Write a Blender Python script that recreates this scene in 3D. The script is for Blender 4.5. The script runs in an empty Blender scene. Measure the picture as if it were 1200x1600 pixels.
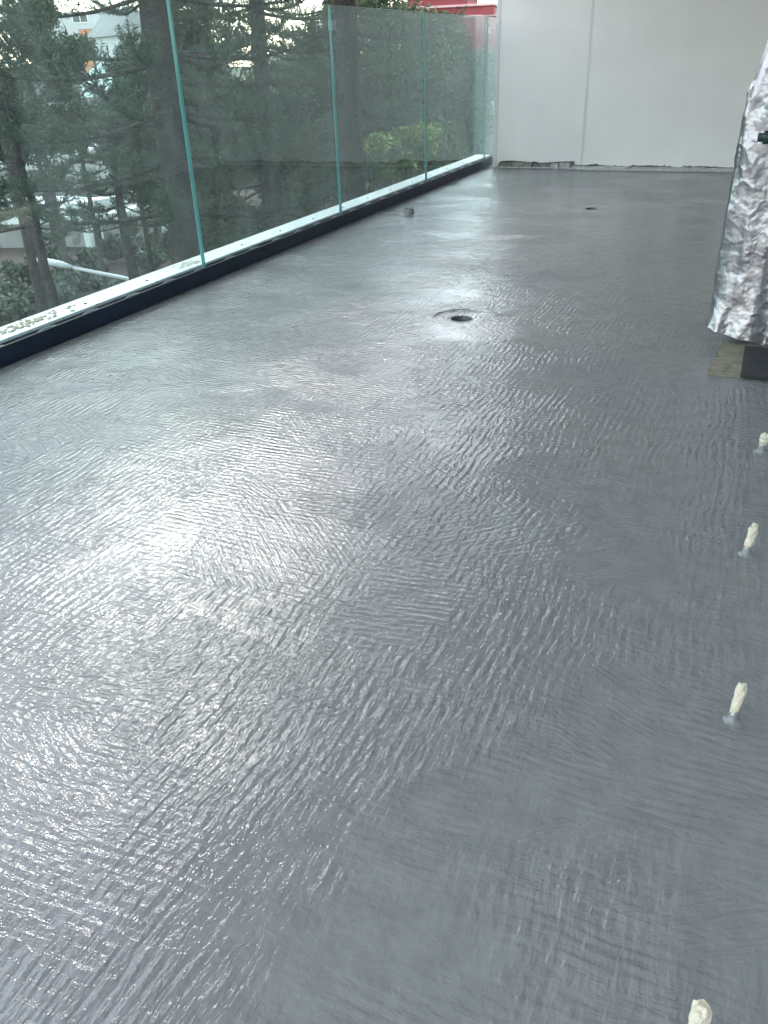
import bpy, bmesh, math, random
import numpy as np
from mathutils import Vector, Matrix

S = bpy.context.scene
C = S.collection
R = math.radians

# ------------------------------------------------------------------ camera
CAM_H = 1.5
F_PX = 1300.0
AX_X = Vector((0.91912899, 0.16206007, -0.35907998))   # world X in camera (right, down, forward)
AX_Y = Vector((0.39254883, -0.45373558, 0.8000184))
AX_Z = Vector((-0.03327632, -0.87627653, -0.48065801))
cd = bpy.data.cameras.new('camera')
cam = bpy.data.objects.new('camera', cd)
C.objects.link(cam)
right = Vector((AX_X[0], AX_Y[0], AX_Z[0]))
down = Vector((AX_X[1], AX_Y[1], AX_Z[1]))
fwd = Vector((AX_X[2], AX_Y[2], AX_Z[2]))
M = Matrix((right, -down, -fwd)).transposed().to_4x4()
M.translation = Vector((0, 0, CAM_H))
cam.matrix_world = M
cd.sensor_fit = 'VERTICAL'
cd.sensor_height = 34.6
cd.sensor_width = 25.95
cd.lens = F_PX / 1600.0 * 34.6
cd.clip_start = 0.05
cd.clip_end = 4000
S.camera = cam

# ------------------------------------------------------------------ light
SUN_AZ, SUN_EL = -38.0, 38.5            # azimuth measured from +Y, negative towards -X
w = bpy.data.worlds.new('World')
S.world = w
w.use_nodes = True
nt = w.node_tree
nt.nodes.clear()
N = nt.nodes.new
sky = N('ShaderNodeTexSky')
sky.sky_type = 'NISHITA'
sky.sun_disc = False
sky.sun_elevation = R(SUN_EL)
sky.sun_rotation = R(SUN_AZ)
sky.air_density = 1.2
sky.dust_density = 1.0
sky.ozone_density = 1.5
tc = N('ShaderNodeTexCoord')
mp = N('ShaderNodeMapping')
mp.inputs['Scale'].default_value = (1.0, 1.0, 2.2)
cn = N('ShaderNodeTexNoise')
cn.inputs['Scale'].default_value = 2.6
cn.inputs['Detail'].default_value = 7
cn.inputs['Roughness'].default_value = 0.58
rp = N('ShaderNodeValToRGB')
rp.color_ramp.elements[0].position = 0.30
rp.color_ramp.elements[1].position = 0.50
mx = N('ShaderNodeMix')
mx.data_type = 'RGBA'
cl = N('ShaderNodeMix')       # cloud = whiter and brighter version of the sky behind it
cl.data_type = 'RGBA'
cl.blend_type = 'ADD'
cl.inputs[0].default_value = 1.0
cl.inputs[7].default_value = (7.0, 6.7, 6.3, 1)
bg = N('ShaderNodeBackground')
bg.inputs['Strength'].default_value = 0.12
wo = N('ShaderNodeOutputWorld')
L = nt.links.new
L(tc.outputs['Generated'], mp.inputs[0]); L(mp.outputs[0], cn.inputs['Vector'])
L(cn.outputs['Fac'], rp.inputs[0])
L(sky.outputs[0], cl.inputs[6])
L(rp.outputs[0], mx.inputs[0]); L(sky.outputs[0], mx.inputs[6]); L(cl.outputs[2], mx.inputs[7])
L(mx.outputs[2], bg.inputs[0]); L(bg.outputs[0], wo.inputs[0])

sl = bpy.data.lights.new('sun', 'SUN')
sl.energy = 0.5
sl.angle = R(10)
sl.color = (1.0, 0.97, 0.93)
sun = bpy.data.objects.new('sun', sl)
C.objects.link(sun)
sdir = Vector((math.sin(R(SUN_AZ)) * math.cos(R(SUN_EL)), math.cos(R(SUN_AZ)) * math.cos(R(SUN_EL)), math.sin(R(SUN_EL))))
sun.rotation_euler = sdir.to_track_quat('Z', 'Y').to_euler()

S.view_settings.view_transform = 'Standard'
S.view_settings.look = 'None'
S.view_settings.gamma = 1
S.view_settings.exposure = 1.9
try:
    S.view_settings.use_curve_mapping = False
except Exception:
    pass
S.cycles.transparent_max_bounces = 24
S.cycles.max_bounces = 10

rnd = random.Random(7)
rng = np.random.default_rng(11)


# ------------------------------------------------------------------ helpers
def at(px, py, dist):
    """point in the world seen in direction (px, py) of the 1200x1600 photograph at ground distance dist"""
    r = Vector((px - 600, py - 800, F_PX))
    d = Vector((AX_X.dot(r), AX_Y.dot(r), AX_Z.dot(r)))
    d /= math.hypot(d.x, d.y)
    return Vector((0, 0, CAM_H)) + d * dist


def tag(o, label=None, cat=None, group=None, kind=None):
    if label: o['label'] = label
    if cat: o['category'] = cat
    if group: o['group'] = group
    if kind: o['kind'] = kind
    return o


def thing(name, loc, label, cat, group=None, rz=0):
    o = bpy.data.objects.new(name, None)
    C.objects.link(o)
    o.location = loc
    o.rotation_euler = (0, 0, rz)
    o.empty_display_size = 0.2
    return tag(o, label, cat, group)


def link(name, me, mats, parent=None, smooth=False):
    if not isinstance(mats, (list, tuple)):
        mats = [mats]
    for m in mats:
        if m.name not in [x.name for x in me.materials if x]:
            me.materials.append(m)
    if smooth:
        me.polygons.foreach_set('use_smooth', [True] * len(me.polygons))
    o = bpy.data.objects.new(name, me)
    C.objects.link(o)
    if parent:
        o.parent = parent
    return o


def obj(name, bm, mats, parent=None, smooth=False):
    me = bpy.data.meshes.new(name)
    bm.to_mesh(me)
    bm.free()
    return link(name, me, mats, parent, smooth)


def np_mesh(name, V, Fc):
    """V (n,3), Fc (m,k) all faces with k corners"""
    me = bpy.data.meshes.new(name)
    k = Fc.shape[1]
    me.vertices.add(len(V)); me.vertices.foreach_set('co', np.asarray(V, np.float32).ravel())
    me.loops.add(Fc.size); me.loops.foreach_set('vertex_index', Fc.astype(np.int32).ravel())
    me.polygons.add(len(Fc))
    me.polygons.foreach_set('loop_start', np.arange(0, Fc.size, k, dtype=np.int32))
    me.polygons.foreach_set('loop_total', np.full(len(Fc), k, np.int32))
    me.update(calc_edges=True)
    me.validate()
    return me


def box(bm, x0, x1, y0, y1, z0, z1, rot=0, origin=(0, 0, 0), bevel=0, mi=0):
    vs = [bm.verts.new((x, y, z)) for x in (x0, x1) for y in (y0, y1) for z in (z0, z1)]
    idx = [(0, 1, 3, 2), (4, 6, 7, 5), (0, 4, 5, 1), (2, 3, 7, 6), (0, 2, 6, 4), (1, 5, 7, 3)]
    fs = []
    for f in idx:
        q = bm.faces.new([vs[i] for i in f]); q.material_index = mi; fs.append(q)
    if bevel:
        es = list({e for f in fs for e in f.edges})
        r = bmesh.ops.bevel(bm, geom=es, offset=bevel, segments=2, affect='EDGES', profile=0.5)
        vs = list({v for f in fs if f.is_valid for v in f.verts} | set(r['verts']))
    if rot:
        bmesh.ops.rotate(bm, verts=vs, cent=origin, matrix=Matrix.Rotation(rot, 3, 'Z'))
    bmesh.ops.recalc_face_normals(bm, faces=bm.faces[:])
    return vs


def tube(bm, pts, rad, seg=8, cap=True, jitter=0, rr=None):
    """tapered tube through pts; rad is a float or a list"""
    pts = [Vector(p) for p in pts]
    if not isinstance(rad, (list, tuple)):
        rad = [rad] * len(pts)
    rings = []
    for i, p in enumerate(pts):
        d = (pts[min(i + 1, len(pts) - 1)] - pts[max(i - 1, 0)]).normalized()
        a = d.orthogonal().normalized() if abs(d.z) < 0.95 else Vector((1, 0, 0)).cross(d).normalized()
        b = d.cross(a)
        ring = []
        for k in range(seg):
            t = 2 * math.pi * k / seg
            r_ = rad[i] * (1 + (rr.uniform(-jitter, jitter) if rr else 0))
            ring.append(bm.verts.new(p + (a * math.cos(t) + b * math.sin(t)) * r_))
        rings.append(ring)
    for i in range(len(rings) - 1):
        for k in range(seg):
            bm.faces.new((rings[i][k], rings[i][(k + 1) % seg], rings[i + 1][(k + 1) % seg], rings[i + 1][k]))
    if cap:
        bm.faces.new(rings[0][::-1]); bm.faces.new(rings[-1])
    return rings


def mat(name, col, rough=0.7, spec=0.5, metal=0.0, noise=None, bump=None, spots=None):
    """noise=(scale, amount, detail) colour variation; bump=(scale, metres); spots=(scale, threshold, colour)"""
    m = bpy.data.materials.new(name)
    m.use_nodes = True
    n = m.node_tree.nodes; l = m.node_tree.links.new
    p = n['Principled BSDF']
    p.inputs['Base Color'].default_value = (*col, 1)
    p.inputs['Roughness'].default_value = rough
    p.inputs['Specular IOR Level'].default_value = spec
    p.inputs['Metallic'].default_value = metal
    t = n.new('ShaderNodeTexCoord')
    last = None
    if noise:
        q = n.new('ShaderNodeTexNoise'); q.inputs['Scale'].default_value = noise[0]; q.inputs['Detail'].default_value = noise[2] if len(noise) > 2 else 5
        l(t.outputs['Object'], q.inputs['Vector'])
        r = n.new('ShaderNodeMapRange')
        r.inputs[1].default_value = 0.3; r.inputs[2].default_value = 0.7
        r.inputs[3].default_value = 1 - noise[1]; r.inputs[4].default_value = 1 + noise[1]
        l(q.outputs['Fac'], r.inputs[0])
        h = n.new('ShaderNodeVectorMath'); h.operation = 'SCALE'; h.inputs[0].default_value = col
        l(r.outputs[0], h.inputs['Scale'])
        last = h.outputs[0]
        l(last, p.inputs['Base Color'])
    if spots:
        q = n.new('ShaderNodeTexNoise'); q.inputs['Scale'].default_value = spots[0]; q.inputs['Detail'].default_value = 6
        l(t.outputs['Object'], q.inputs['Vector'])
        r = n.new('ShaderNodeMapRange'); r.inputs[1].default_value = spots[1]; r.inputs[2].default_value = spots[1] + 0.06
        l(q.outputs['Fac'], r.inputs[0])
        x = n.new('ShaderNodeMix'); x.data_type = 'RGBA'
        l(r.outputs[0], x.inputs[0])
        if last: l(last, x.inputs[6])
        else: x.inputs[6].default_value = (*col, 1)
        x.inputs[7].default_value = (*spots[2], 1)
        l(x.outputs[2], p.inputs['Base Color'])
    if bump:
        q = n.new('ShaderNodeTexNoise'); q.inputs['Scale'].default_value = bump[0]; q.inputs['Detail'].default_value = 6
        l(t.outputs['Object'], q.inputs['Vector'])
        b = n.new('ShaderNodeBump'); b.inputs['Distance'].default_value = bump[1]
        l(q.outputs['Fac'], b.inputs['Height']); l(b.outputs[0], p.inputs['Normal'])
    return m


# ------------------------------------------------------------------ floor membrane material
def floor_material():
    m = bpy.data.materials.new('grey_membrane')
    m.use_nodes = True
    T = m.node_tree
    n = T.nodes; l = T.links.new
    p = n['Principled BSDF']

    def math_(op, a, b=None, c=None):
        x = n.new('ShaderNodeMath'); x.operation = op
        for i, v in enumerate((a, b, c)):
            if v is None: continue
            if isinstance(v, (int, float)): x.inputs[i].default_value = v
            else: l(v, x.inputs[i])
        return x.outputs[0]

    def vm(op, a, b=None, s=None):
        x = n.new('ShaderNodeVectorMath'); x.operation = op
        for i, v in enumerate((a, b)):
            if v is None: continue
            if isinstance(v, (tuple, list)): x.inputs[i].default_value = v
            else: l(v, x.inputs[i])
        if s is not None:
            if isinstance(s, (int, float)): x.inputs['Scale'].default_value = s
            else: l(s, x.inputs['Scale'])
        return x.outputs[0]

    def noise(v, scale, detail=2, rough=0.5, out='Fac'):
        x = n.new('ShaderNodeTexNoise'); x.inputs['Scale'].default_value = scale
        x.inputs['Detail'].default_value = detail; x.inputs['Roughness'].default_value = rough
        l(v, x.inputs['Vector'])
        return x.outputs[out]

    def rng_(v, a, b, c, d):
        x = n.new('ShaderNodeMapRange'); x.interpolation_type = 'SMOOTHSTEP'
        l(v, x.inputs[0])
        for i, k in enumerate((a, b, c, d)): x.inputs[i + 1].default_value = k
        return x.outputs[0]

    co = n.new('ShaderNodeTexCoord').outputs['Object']
    w1 = vm('SCALE', vm('SUBTRACT', noise(co, 1.1, 2, 0.5, 'Color'), (0.5, 0.5, 0.5)), s=0.13)
    w2 = vm('SCALE', vm('SUBTRACT', noise(co, 6.0, 2, 0.5, 'Color'), (0.5, 0.5, 0.5)), s=0.014)
    cw = vm('ADD', vm('ADD', co, w1), w2)

    def strokes(vec, sx, sy, detail=2.0):
        s = vm('MULTIPLY', vec, (sx, sy, 1.0))
        return noise(s, 1.0, detail, 0.55)
    # two families of roller ridges at right angles
    a1 = strokes(cw, 13.0, 62.0)
    a2 = strokes(cw, 60.0, 15.0)
    k1 = rng_(noise(co, 1.7, 2), 0.38, 0.58, 0.28, 1.45)
    k2 = rng_(noise(vm('ADD', co, (7.3, 2.1, 0)), 1.5, 2), 0.38, 0.58, 0.28, 1.45)
    # brush sweeps: cells, each with its own direction
    vo = n.new('ShaderNodeTexVoronoi'); vo.inputs['Scale'].default_value = 1.0
    vo.inputs['Randomness'].default_value = 1.0
    l(vm('MULTIPLY', vm('ADD', co, vm('SCALE', w1, s=5.0)), (1.4, 3.0, 1.0)), vo.inputs['Vector'])
    sep = n.new('ShaderNodeSeparateColor'); l(vo.outputs['Color'], sep.inputs[0])
    ang = rng_(sep.outputs[0], 0, 1, -0.75, 0.75)
    rot = n.new('ShaderNodeVectorRotate'); rot.rotation_type = 'Z_AXIS'
    l(cw, rot.inputs['Vector']); l(ang, rot.inputs['Angle'])
    a3 = strokes(rot.outputs[0], 7.0, 66.0)
    k3 = rng_(sep.outputs[1], 0.35, 0.75, 0.0, 1.25)
    # fine regular weave of the roller
    wv = n.new('ShaderNodeTexWave'); wv.wave_type = 'BANDS'; wv.bands_direction = 'Y'
    wv.inputs['Scale'].default_value = 11.5; wv.inputs['Distortion'].default_value = 1.2
    wv.inputs['Detail'].default_value = 2; wv.inputs['Detail Scale'].default_value = 0.6
    l(cw, wv.inputs['Vector'])
    wx = n.new('ShaderNodeTexWave'); wx.wave_type = 'BANDS'; wx.bands_direction = 'X'
    wx.inputs['Scale'].default_value = 9.5; wx.inputs['Distortion'].default_value = 1.3
    wx.inputs['Detail'].default_value = 2; wx.inputs['Detail Scale'].default_value = 0.6
    l(cw, wx.inputs['Vector'])
    fine = noise(co, 42.0, 3, 0.62)
    wide = noise(co, 2.2, 3)

    def term(v, amp, k=None):
        t = math_('MULTIPLY', v, amp)
        return math_('MULTIPLY', t, k) if k is not None else t
    h = term(a1, FA, k1)
    h = math_('ADD', h, term(a2, FA * 1.15, k2))
    h = math_('ADD', h, term(a3, FA * 1.3, k3))
    h = math_('ADD', h, term(wv.outputs['Fac'], 0.0009, math_('MULTIPLY', k1, rng_(noise(cw, 9.0, 2), 0.35, 0.65, 0.2, 1.3))))
    h = math_('ADD', h, term(wx.outputs['Fac'], 0.0009, math_('MULTIPLY', k2, rng_(noise(cw, 11.0, 2), 0.35, 0.65, 0.2, 1.3))))
    h = math_('ADD', h, term(fine, 0.0030))
    h = math_('ADD', h, term(wide, 0.004))
    # lapped edge of the coating beside the building
    sx = n.new('ShaderNodeSeparateXYZ'); l(co, sx.inputs[0])
    lap = math_('ADD', sx.outputs[0], math_('MULTIPLY', noise(co, 5.0, 4), 0.10))
    h = math_('ADD', h, math_('MULTIPLY', rng_(lap, 0.100, 0.122, 0, 1), 0.0011))
    b = n.new('ShaderNodeBump'); b.inputs['Distance'].default_value = 1.0
    b.inputs['Strength'].default_value = 1.0
    l(h, b.inputs['Height'])
    l(b.outputs[0], p.inputs['Normal'])
    # colour: slightly uneven coat
    cr = n.new('ShaderNodeMix'); cr.data_type = 'RGBA'
    l(rng_(noise(co, 0.9, 3), 0.35, 0.65, 0, 1), cr.inputs[0])
    cr.inputs[6].default_value = (0.214, 0.226, 0.226, 1)
    cr.inputs[7].default_value = (0.212, 0.221, 0.231, 1)
    cs = n.new('ShaderNodeMix'); cs.data_type = 'RGBA'; cs.blend_type = 'MULTIPLY'
    cs.inputs[0].default_value = 1.0
    l(cr.outputs[2], cs.inputs[6])
    g = rng_(noise(cw, 14.0, 4), 0.3, 0.7, 0.91, 1.06)
    cc = n.new('ShaderNodeCombineColor'); l(g, cc.inputs[0]); l(g, cc.inputs[1]); l(g, cc.inputs[2])
    l(cc.outputs[0], cs.inputs[7])
    l(cs.outputs[2], p.inputs['Base Color'])
    l(rng_(noise(co, 1.3, 4), 0.35, 0.65, 0.03, 0.07), p.inputs['Roughness'])
    p.inputs['IOR'].default_value = 1.39
    return m


FA = 0.0033
M_floor = floor_material()
M_white = mat('white_render', (0.88, 0.865, 0.85), 0.75, 0.3, noise=(2.0, 0.03), bump=(220, 0.0006))
M_white2 = mat('white_paint_trim', (0.72, 0.74, 0.74), 0.5, 0.4, noise=(6, 0.02))
M_rubble = mat('broken_masonry', (0.30, 0.29, 0.26), 0.95, 0.2, noise=(22, 0.35), bump=(60, 0.01))
M_mortar = mat('grey_mortar', (0.50, 0.51, 0.50), 0.9, 0.2, noise=(14, 0.2), bump=(40, 0.01), spots=(7, 0.62, (0.34, 0.29, 0.22)))
M_soffit = mat('soffit_paint', (0.74, 0.74, 0.73), 0.8, 0.3, noise=(1.2, 0.05))
M_facade = mat('facade_render', (0.62, 0.62, 0.60), 0.8, 0.3, noise=(1.5, 0.06))
M_dkglass = mat('dark_door_glass', (0.012, 0.016, 0.018), 0.04, 0.6)
M_navy = mat('navy_aluminium', (0.010, 0.022, 0.048), 0.42, 0.35, noise=(5, 0.25), spots=(38, 0.70, (0.04, 0.05, 0.07)))
M_rubber = mat('black_gasket', (0.02, 0.024, 0.026), 0.6, 0.3)
M_wedge = mat('grey_wedge', (0.24, 0.28, 0.30), 0.5, 0.4)
M_ledge = mat('white_ledge', (0.80, 0.83, 0.82), 0.6, 0.3, noise=(9, 0.05), spots=(16, 0.64, (0.46, 0.42, 0.33)))
M_hole = mat('dark_hole', (0.006, 0.007, 0.008), 0.9, 0.1)
M_pipe = mat('grey_coated_pipe', (0.09, 0.10, 0.105), 0.35, 0.5, noise=(30, 0.15), bump=(60, 0.004))
M_cream = mat('cream_putty', (0.66, 0.62, 0.50), 0.7, 0.3, noise=(40, 0.12), bump=(120, 0.006), spots=(55, 0.67, (0.16, 0.14, 0.10)))
M_coat = mat('grey_coating_base', (0.20, 0.22, 0.235), 0.2, 0.6, bump=(70, 0.006))
M_board = mat('bare_screed', (0.27, 0.26, 0.20), 0.85, 0.2, noise=(18, 0.22), bump=(50, 0.004), spots=(12, 0.6, (0.19, 0.16, 0.10)))
M_slate = mat('dark_slate', (0.045, 0.048, 0.055), 0.6, 0.4, noise=(30, 0.2), bump=(60, 0.003))
M_valve = mat('dark_green_plastic', (0.015, 0.035, 0.035), 0.45, 0.4)


def foil_material():
    m = mat('silver_foil', (0.31, 0.31, 0.335), 0.32, 0.5, metal=1.0)
    n = m.node_tree.nodes; l = m.node_tree.links.new
    t = n.new('ShaderNodeTexCoord')
    v = n.new('ShaderNodeTexVoronoi'); v.feature = 'F1'; v.inputs['Scale'].default_value = 5
    mpn = n.new('ShaderNodeMapping'); mpn.inputs['Scale'].default_value = (1, 1, 0.45)
    wz = n.new('ShaderNodeTexNoise'); wz.inputs['Scale'].default_value = 6; wz.inputs['Detail'].default_value = 3
    l(t.outputs['Object'], wz.inputs['Vector'])
    ad = n.new('ShaderNodeMix'); ad.data_type = 'RGBA'; ad.blend_type = 'ADD'; ad.inputs[0].default_value = 0.35
    l(t.outputs['Object'], mpn.inputs[0]); l(mpn.outputs[0], ad.inputs[6]); l(wz.outputs['Color'], ad.inputs[7])
    l(ad.outputs[2], v.inputs['Vector'])
    q = n.new('ShaderNodeTexNoise'); q.inputs['Scale'].default_value = 12; q.inputs['Detail'].default_value = 3
    l(ad.outputs[2], q.inputs['Vector'])
    b1 = n.new('ShaderNodeBump'); b1.inputs['Distance'].default_value = 0.015
    l(v.outputs['Distance'], b1.inputs['Height'])
    b2 = n.new('ShaderNodeBump'); b2.inputs['Distance'].default_value = 0.003
    l(q.outputs['Fac'], b2.inputs['Height']); l(b1.outputs[0], b2.inputs['Normal'])
    l(b2.outputs[0], n['Principled BSDF'].inputs['Normal'])
    return m


M_foil = foil_material()


def glass_material():
    m = bpy.data.materials.new('clear_safety_glass')
    m.use_nodes = True
    n = m.node_tree.nodes; l = m.node_tree.links.new
    n.clear()
    o = n.new('ShaderNodeOutputMaterial')
    tr = n.new('ShaderNodeBsdfTransparent'); tr.inputs[0].default_value = (0.79, 0.875, 0.87, 1)
    gl = n.new('ShaderNodeBsdfGlossy'); gl.inputs['Roughness'].default_value = 0.015
    gl.inputs[0].default_value = (0.95, 1, 1, 1)
    fr = n.new('ShaderNodeFresnel'); fr.inputs[0].default_value = 1.5
    mix = n.new('ShaderNodeMixShader')
    ge = n.new('ShaderNodeNewGeometry')
    io = n.new('ShaderNodeMapRange'); io.inputs[3].default_value = 1.5; io.inputs[4].default_value = 1 / 1.5
    l(ge.outputs['Backfacing'], io.inputs[0]); l(io.outputs[0], fr.inputs[0])
    l(fr.outputs[0], mix.inputs[0]); l(tr.outputs[0], mix.inputs[1]); l(gl.outputs[0], mix.inputs[2])
    # dust film, streaked downwards
    df = n.new('ShaderNodeBsdfDiffuse'); df.inputs[0].default_value = (0.55, 0.60, 0.62, 1)
    tl = n.new('ShaderNodeBsdfTranslucent'); tl.inputs[0].default_value = (0.55, 0.60, 0.62, 1)
    dd = n.new('ShaderNodeMixShader'); dd.inputs[0].default_value = 0.5
    l(df.outputs[0], dd.inputs[1]); l(tl.outputs[0], dd.inputs[2])
    t = n.new('ShaderNodeTexCoord')
    mp_ = n.new('ShaderNodeMapping'); mp_.inputs['Scale'].default_value = (1, 1.8, 0.55)
    q = n.new('ShaderNodeTexNoise'); q.inputs['Scale'].default_value = 2.2; q.inputs['Detail'].default_value = 7; q.inputs['Roughness'].default_value = 0.62
    q.inputs['Distortion'].default_value = 0.8
    l(t.outputs['Object'], mp_.inputs[0]); l(mp_.outputs[0], q.inputs['Vector'])
    r = n.new('ShaderNodeMapRange'); r.inputs[1].default_value = 0.35; r.inputs[2].default_value = 0.75
    r.inputs[3].default_value = 0.008; r.inputs[4].default_value = 0.07
    l(q.outputs['Fac'], r.inputs[0])
    m2 = n.new('ShaderNodeMixShader')
    l(r.outputs[0], m2.inputs[0]); l(mix.outputs[0], m2.inputs[1]); l(dd.outputs[0], m2.inputs[2])
    l(m2.outputs[0], o.inputs[0])
    return m


M_glass = glass_material()
M_gedge = mat('teal_glass_edge', (0.05, 0.24, 0.23), 0.12, 0.6, noise=(3, 0.2))
M_gedge_lt = mat('ground_glass_arris', (0.42, 0.60, 0.58), 0.25, 0.5)

# ------------------------------------------------------------------ balcony floor with two drain holes
DR = [(-1.672, 5.07), (-1.676, 9.455)]
DRR = 0.076
FX0, FX1, FY0, FY1 = -3.86, 0.62, -2.2, 12.86


def floor_mesh():
    bm = bmesh.new()
    xs0, xs1 = -1.95, -1.40

    def quad(a, b, c, d):
        bm.faces.new([bm.verts.new(v) for v in (a, b, c, d)])

    def rect(x0, x1, y0, y1):
        quad((x0, y0, 0), (x1, y0, 0), (x1, y1, 0), (x0, y1, 0))
    rect(FX0, xs0, FY0, FY1)
    rect(xs1, FX1, FY0, FY1)
    y = FY0
    for (cx, cy) in DR:
        rect(xs0, xs1, y, cy - 0.275)
        # dished square with round hole: concentric rings
        seg = 48
        prev = None
        for k, rad in enumerate((DRR, 0.095, 0.13, 0.19, None)):
            ring = []
            for s in range(seg):
                t = 2 * math.pi * s / seg
                c_, s_ = math.cos(t), math.sin(t)
                if rad is None:
                    q = 0.275 / max(abs(c_), abs(s_))
                    px_, py_ = c_ * q, s_ * q
                    px_ = (xs1 - cx) if px_ > 0.2749 else ((xs0 - cx) if px_ < -0.2749 else px_)
                    z = 0
                else:
                    px_, py_ = c_ * rad, s_ * rad
                    z = {0: -0.008, 1: -0.0045, 2: -0.002, 3: -0.0004}[k]
                ring.append(bm.verts.new((cx + px_, cy + py_, z)))
            if prev:
                for s in range(seg):
                    bm.faces.new((prev[s], ring[s], ring[(s + 1) % seg], prev[(s + 1) % seg]))
            prev = ring
        y = cy + 0.275
    rect(xs0, xs1, y, FY1)
    for f in bm.faces:
        f.normal_update()
        if f.normal.z < 0: f.normal_flip()
    bmesh.ops.remove_doubles(bm, verts=bm.verts[:], dist=1e-5)
    return bm


fl = obj('balcony_floor', floor_mesh(), M_floor, smooth=True)
tag(fl, kind='structure')
# slab under the floor, visible edge outside
bm = bmesh.new()
box(bm, -4.20, -3.90, -2.2, 16.0, -0.30, -0.004)
box(bm, -3.90, 1.2, -2.2, 12.86, -0.30, -0.22)
tag(obj('balcony_slab', bm, M_soffit), kind='structure')

dl = ['round drain hole in the grey floor nearest the camera, with a curved ridge beside it',
      'round drain hole in the grey floor near the white end wall']
for i, (cx, cy) in enumerate(DR):
    t = thing('floor_drain', (cx, cy, -0.008), dl[i], 'drain', 'round drain holes in the balcony floor')
    bm = bmesh.new()
    seg = 40
    prof = [(DRR + 0.0005, 0.001), (DRR - 0.006, 0.0015), (DRR - 0.009, -0.004), (DRR - 0.010, -0.16)]
    rings = [[bm.verts.new((math.cos(2 * math.pi * k / seg) * r_, math.sin(2 * math.pi * k / seg) * r_, z)) for k in range(seg)] for r_, z in prof]
    for a, b in zip(rings, rings[1:]):
        for k in range(seg):
            bm.faces.new((a[k], a[(k + 1) % seg], b[(k + 1) % seg], b[k]))
    obj('pipe', bm, M_pipe, t, True)
    bm = bmesh.new()
    bmesh.ops.create_circle(bm, cap_ends=True, segments=seg, radius=DRR - 0.0085)
    bmesh.ops.translate(bm, verts=bm.verts, vec=(0, 0, -0.155))
    obj('drain_bottom', bm, M_hole, t)
    if i == 1: continue
    # raised ridge of membrane round part of the flange
    bm = bmesh.new()
    pts, rd = [], []
    a0, a1 = (R(62), R(205)) if i == 0 else (R(95), R(200))
    for k in range(30):
        f = k / 29
        a = a0 + (a1 - a0) * f
        r_ = (0.178 if i == 0 else 0.15) + rnd.uniform(-0.003, 0.003)
        pts.append((math.cos(a) * r_ - 0.005, math.sin(a) * r_, 0.012))
        rd.append((0.0045 if i == 0 else 0.003) * math.sin(math.pi * (0.04 + 0.92 * f)) ** 0.5 * rnd.uniform(0.6, 1.2))
    tube(bm, pts, rd, 6)
    obj('flange_ridge', bm, M_coat, t, True)

# ------------------------------------------------------------------ end wall with broken foot
WY = 12.75
ew = thing('end_wall', (-2.0, WY, 0), 'white rendered wall closing the far end of the balcony, broken along its foot', 'wall')
ox, oy = -2.0, WY


def wall_panel(x0, x1, prof, y0, y1, ztop, name, m):
    """upright slab with an irregular lower edge; prof gives z along x"""
    bm = bmesh.new()
    n_ = len(prof)
    fr, bk, ft, bt = [], [], [], []
    for i, z in enumerate(prof):
        x = x0 + (x1 - x0) * i / (n_ - 1)
        fr.append(bm.verts.new((x - ox, y0 - oy, z))); bk.append(bm.verts.new((x - ox, y1 - oy, z)))
        ft.append(bm.verts.new((x - ox, y0 - oy, ztop))); bt.append(bm.verts.new((x - ox, y1 - oy, ztop)))
    for i in range(n_ - 1):
        bm.faces.new((fr[i], fr[i + 1], ft[i + 1], ft[i]))
        bm.faces.new((bk[i + 1], bk[i], bt[i], bt[i + 1]))
        bm.faces.new((fr[i + 1], fr[i], bk[i], bk[i + 1]))
        bm.faces.new((ft[i], ft[i + 1], bt[i + 1], bt[i]))
    bm.faces.new((fr[0], ft[0], bt[0], bk[0])); bm.faces.new((fr[-1], bk[-1], bt[-1], ft[-1]))
    bmesh.ops.recalc_face_normals(bm, faces=bm.faces[:])
    return obj(name, bm, m, ew)


r2 = random.Random(3)
pl = []
nP = 90
for i in range(nP):
    f = i / (nP - 1)
    z = 0.085 + 0.012 * math.sin(f * 9) + r2.uniform(-0.004, 0.004)
    if f < 0.035: z = 0.0 + f * 2.2
    if f > 0.93: z = 0.055 + r2.uniform(-0.01, 0.008)
    if 0.42 < f < 0.50: z += 0.012
    pl.append(z)
wall_panel(-3.70, -2.462, pl, WY, WY + 0.09, 3.6, 'left_panel', M_white)
pr = [0.046 + 0.008 * math.sin(i * .21) + r2.uniform(-0.005, 0.005) + (r2.uniform(0, .022) if r2.random() < .25 else 0) for i in range(150)]
wall_panel(-2.4585, 1.2, pr, WY + 0.004, WY + 0.09, 3.6, 'right_panel', M_white)
bm = bmesh.new()
box(bm, -3.762 - ox, -3.702 - ox, -0.004, 0.46, 0.0, 3.6, bevel=0.004)
obj('corner_trim', bm, M_white2, ew)
bm = bmesh.new()
box(bm, -2.479 - ox, -2.450 - ox, -0.0012, 0.0035, 0.075, 3.6, bevel=0.0006)
obj('joint_bead', bm, M_white2, ew)
bm = bmesh.new()
box(bm, -3.70 - ox, 1.2 - ox, 0.0905, 0.40, 0.0, 3.6)
obj('wall_core', bm, M_rubble, ew)
bm = bmesh.new()
box(bm, -3.70 - ox, 1.2 - ox, 0.4605, 3.6, -0.25, 3.6)  # unseen mass added so the last glass panel mirrors no sky
obj('sky_reflection_block', bm, M_white, ew)
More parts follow.
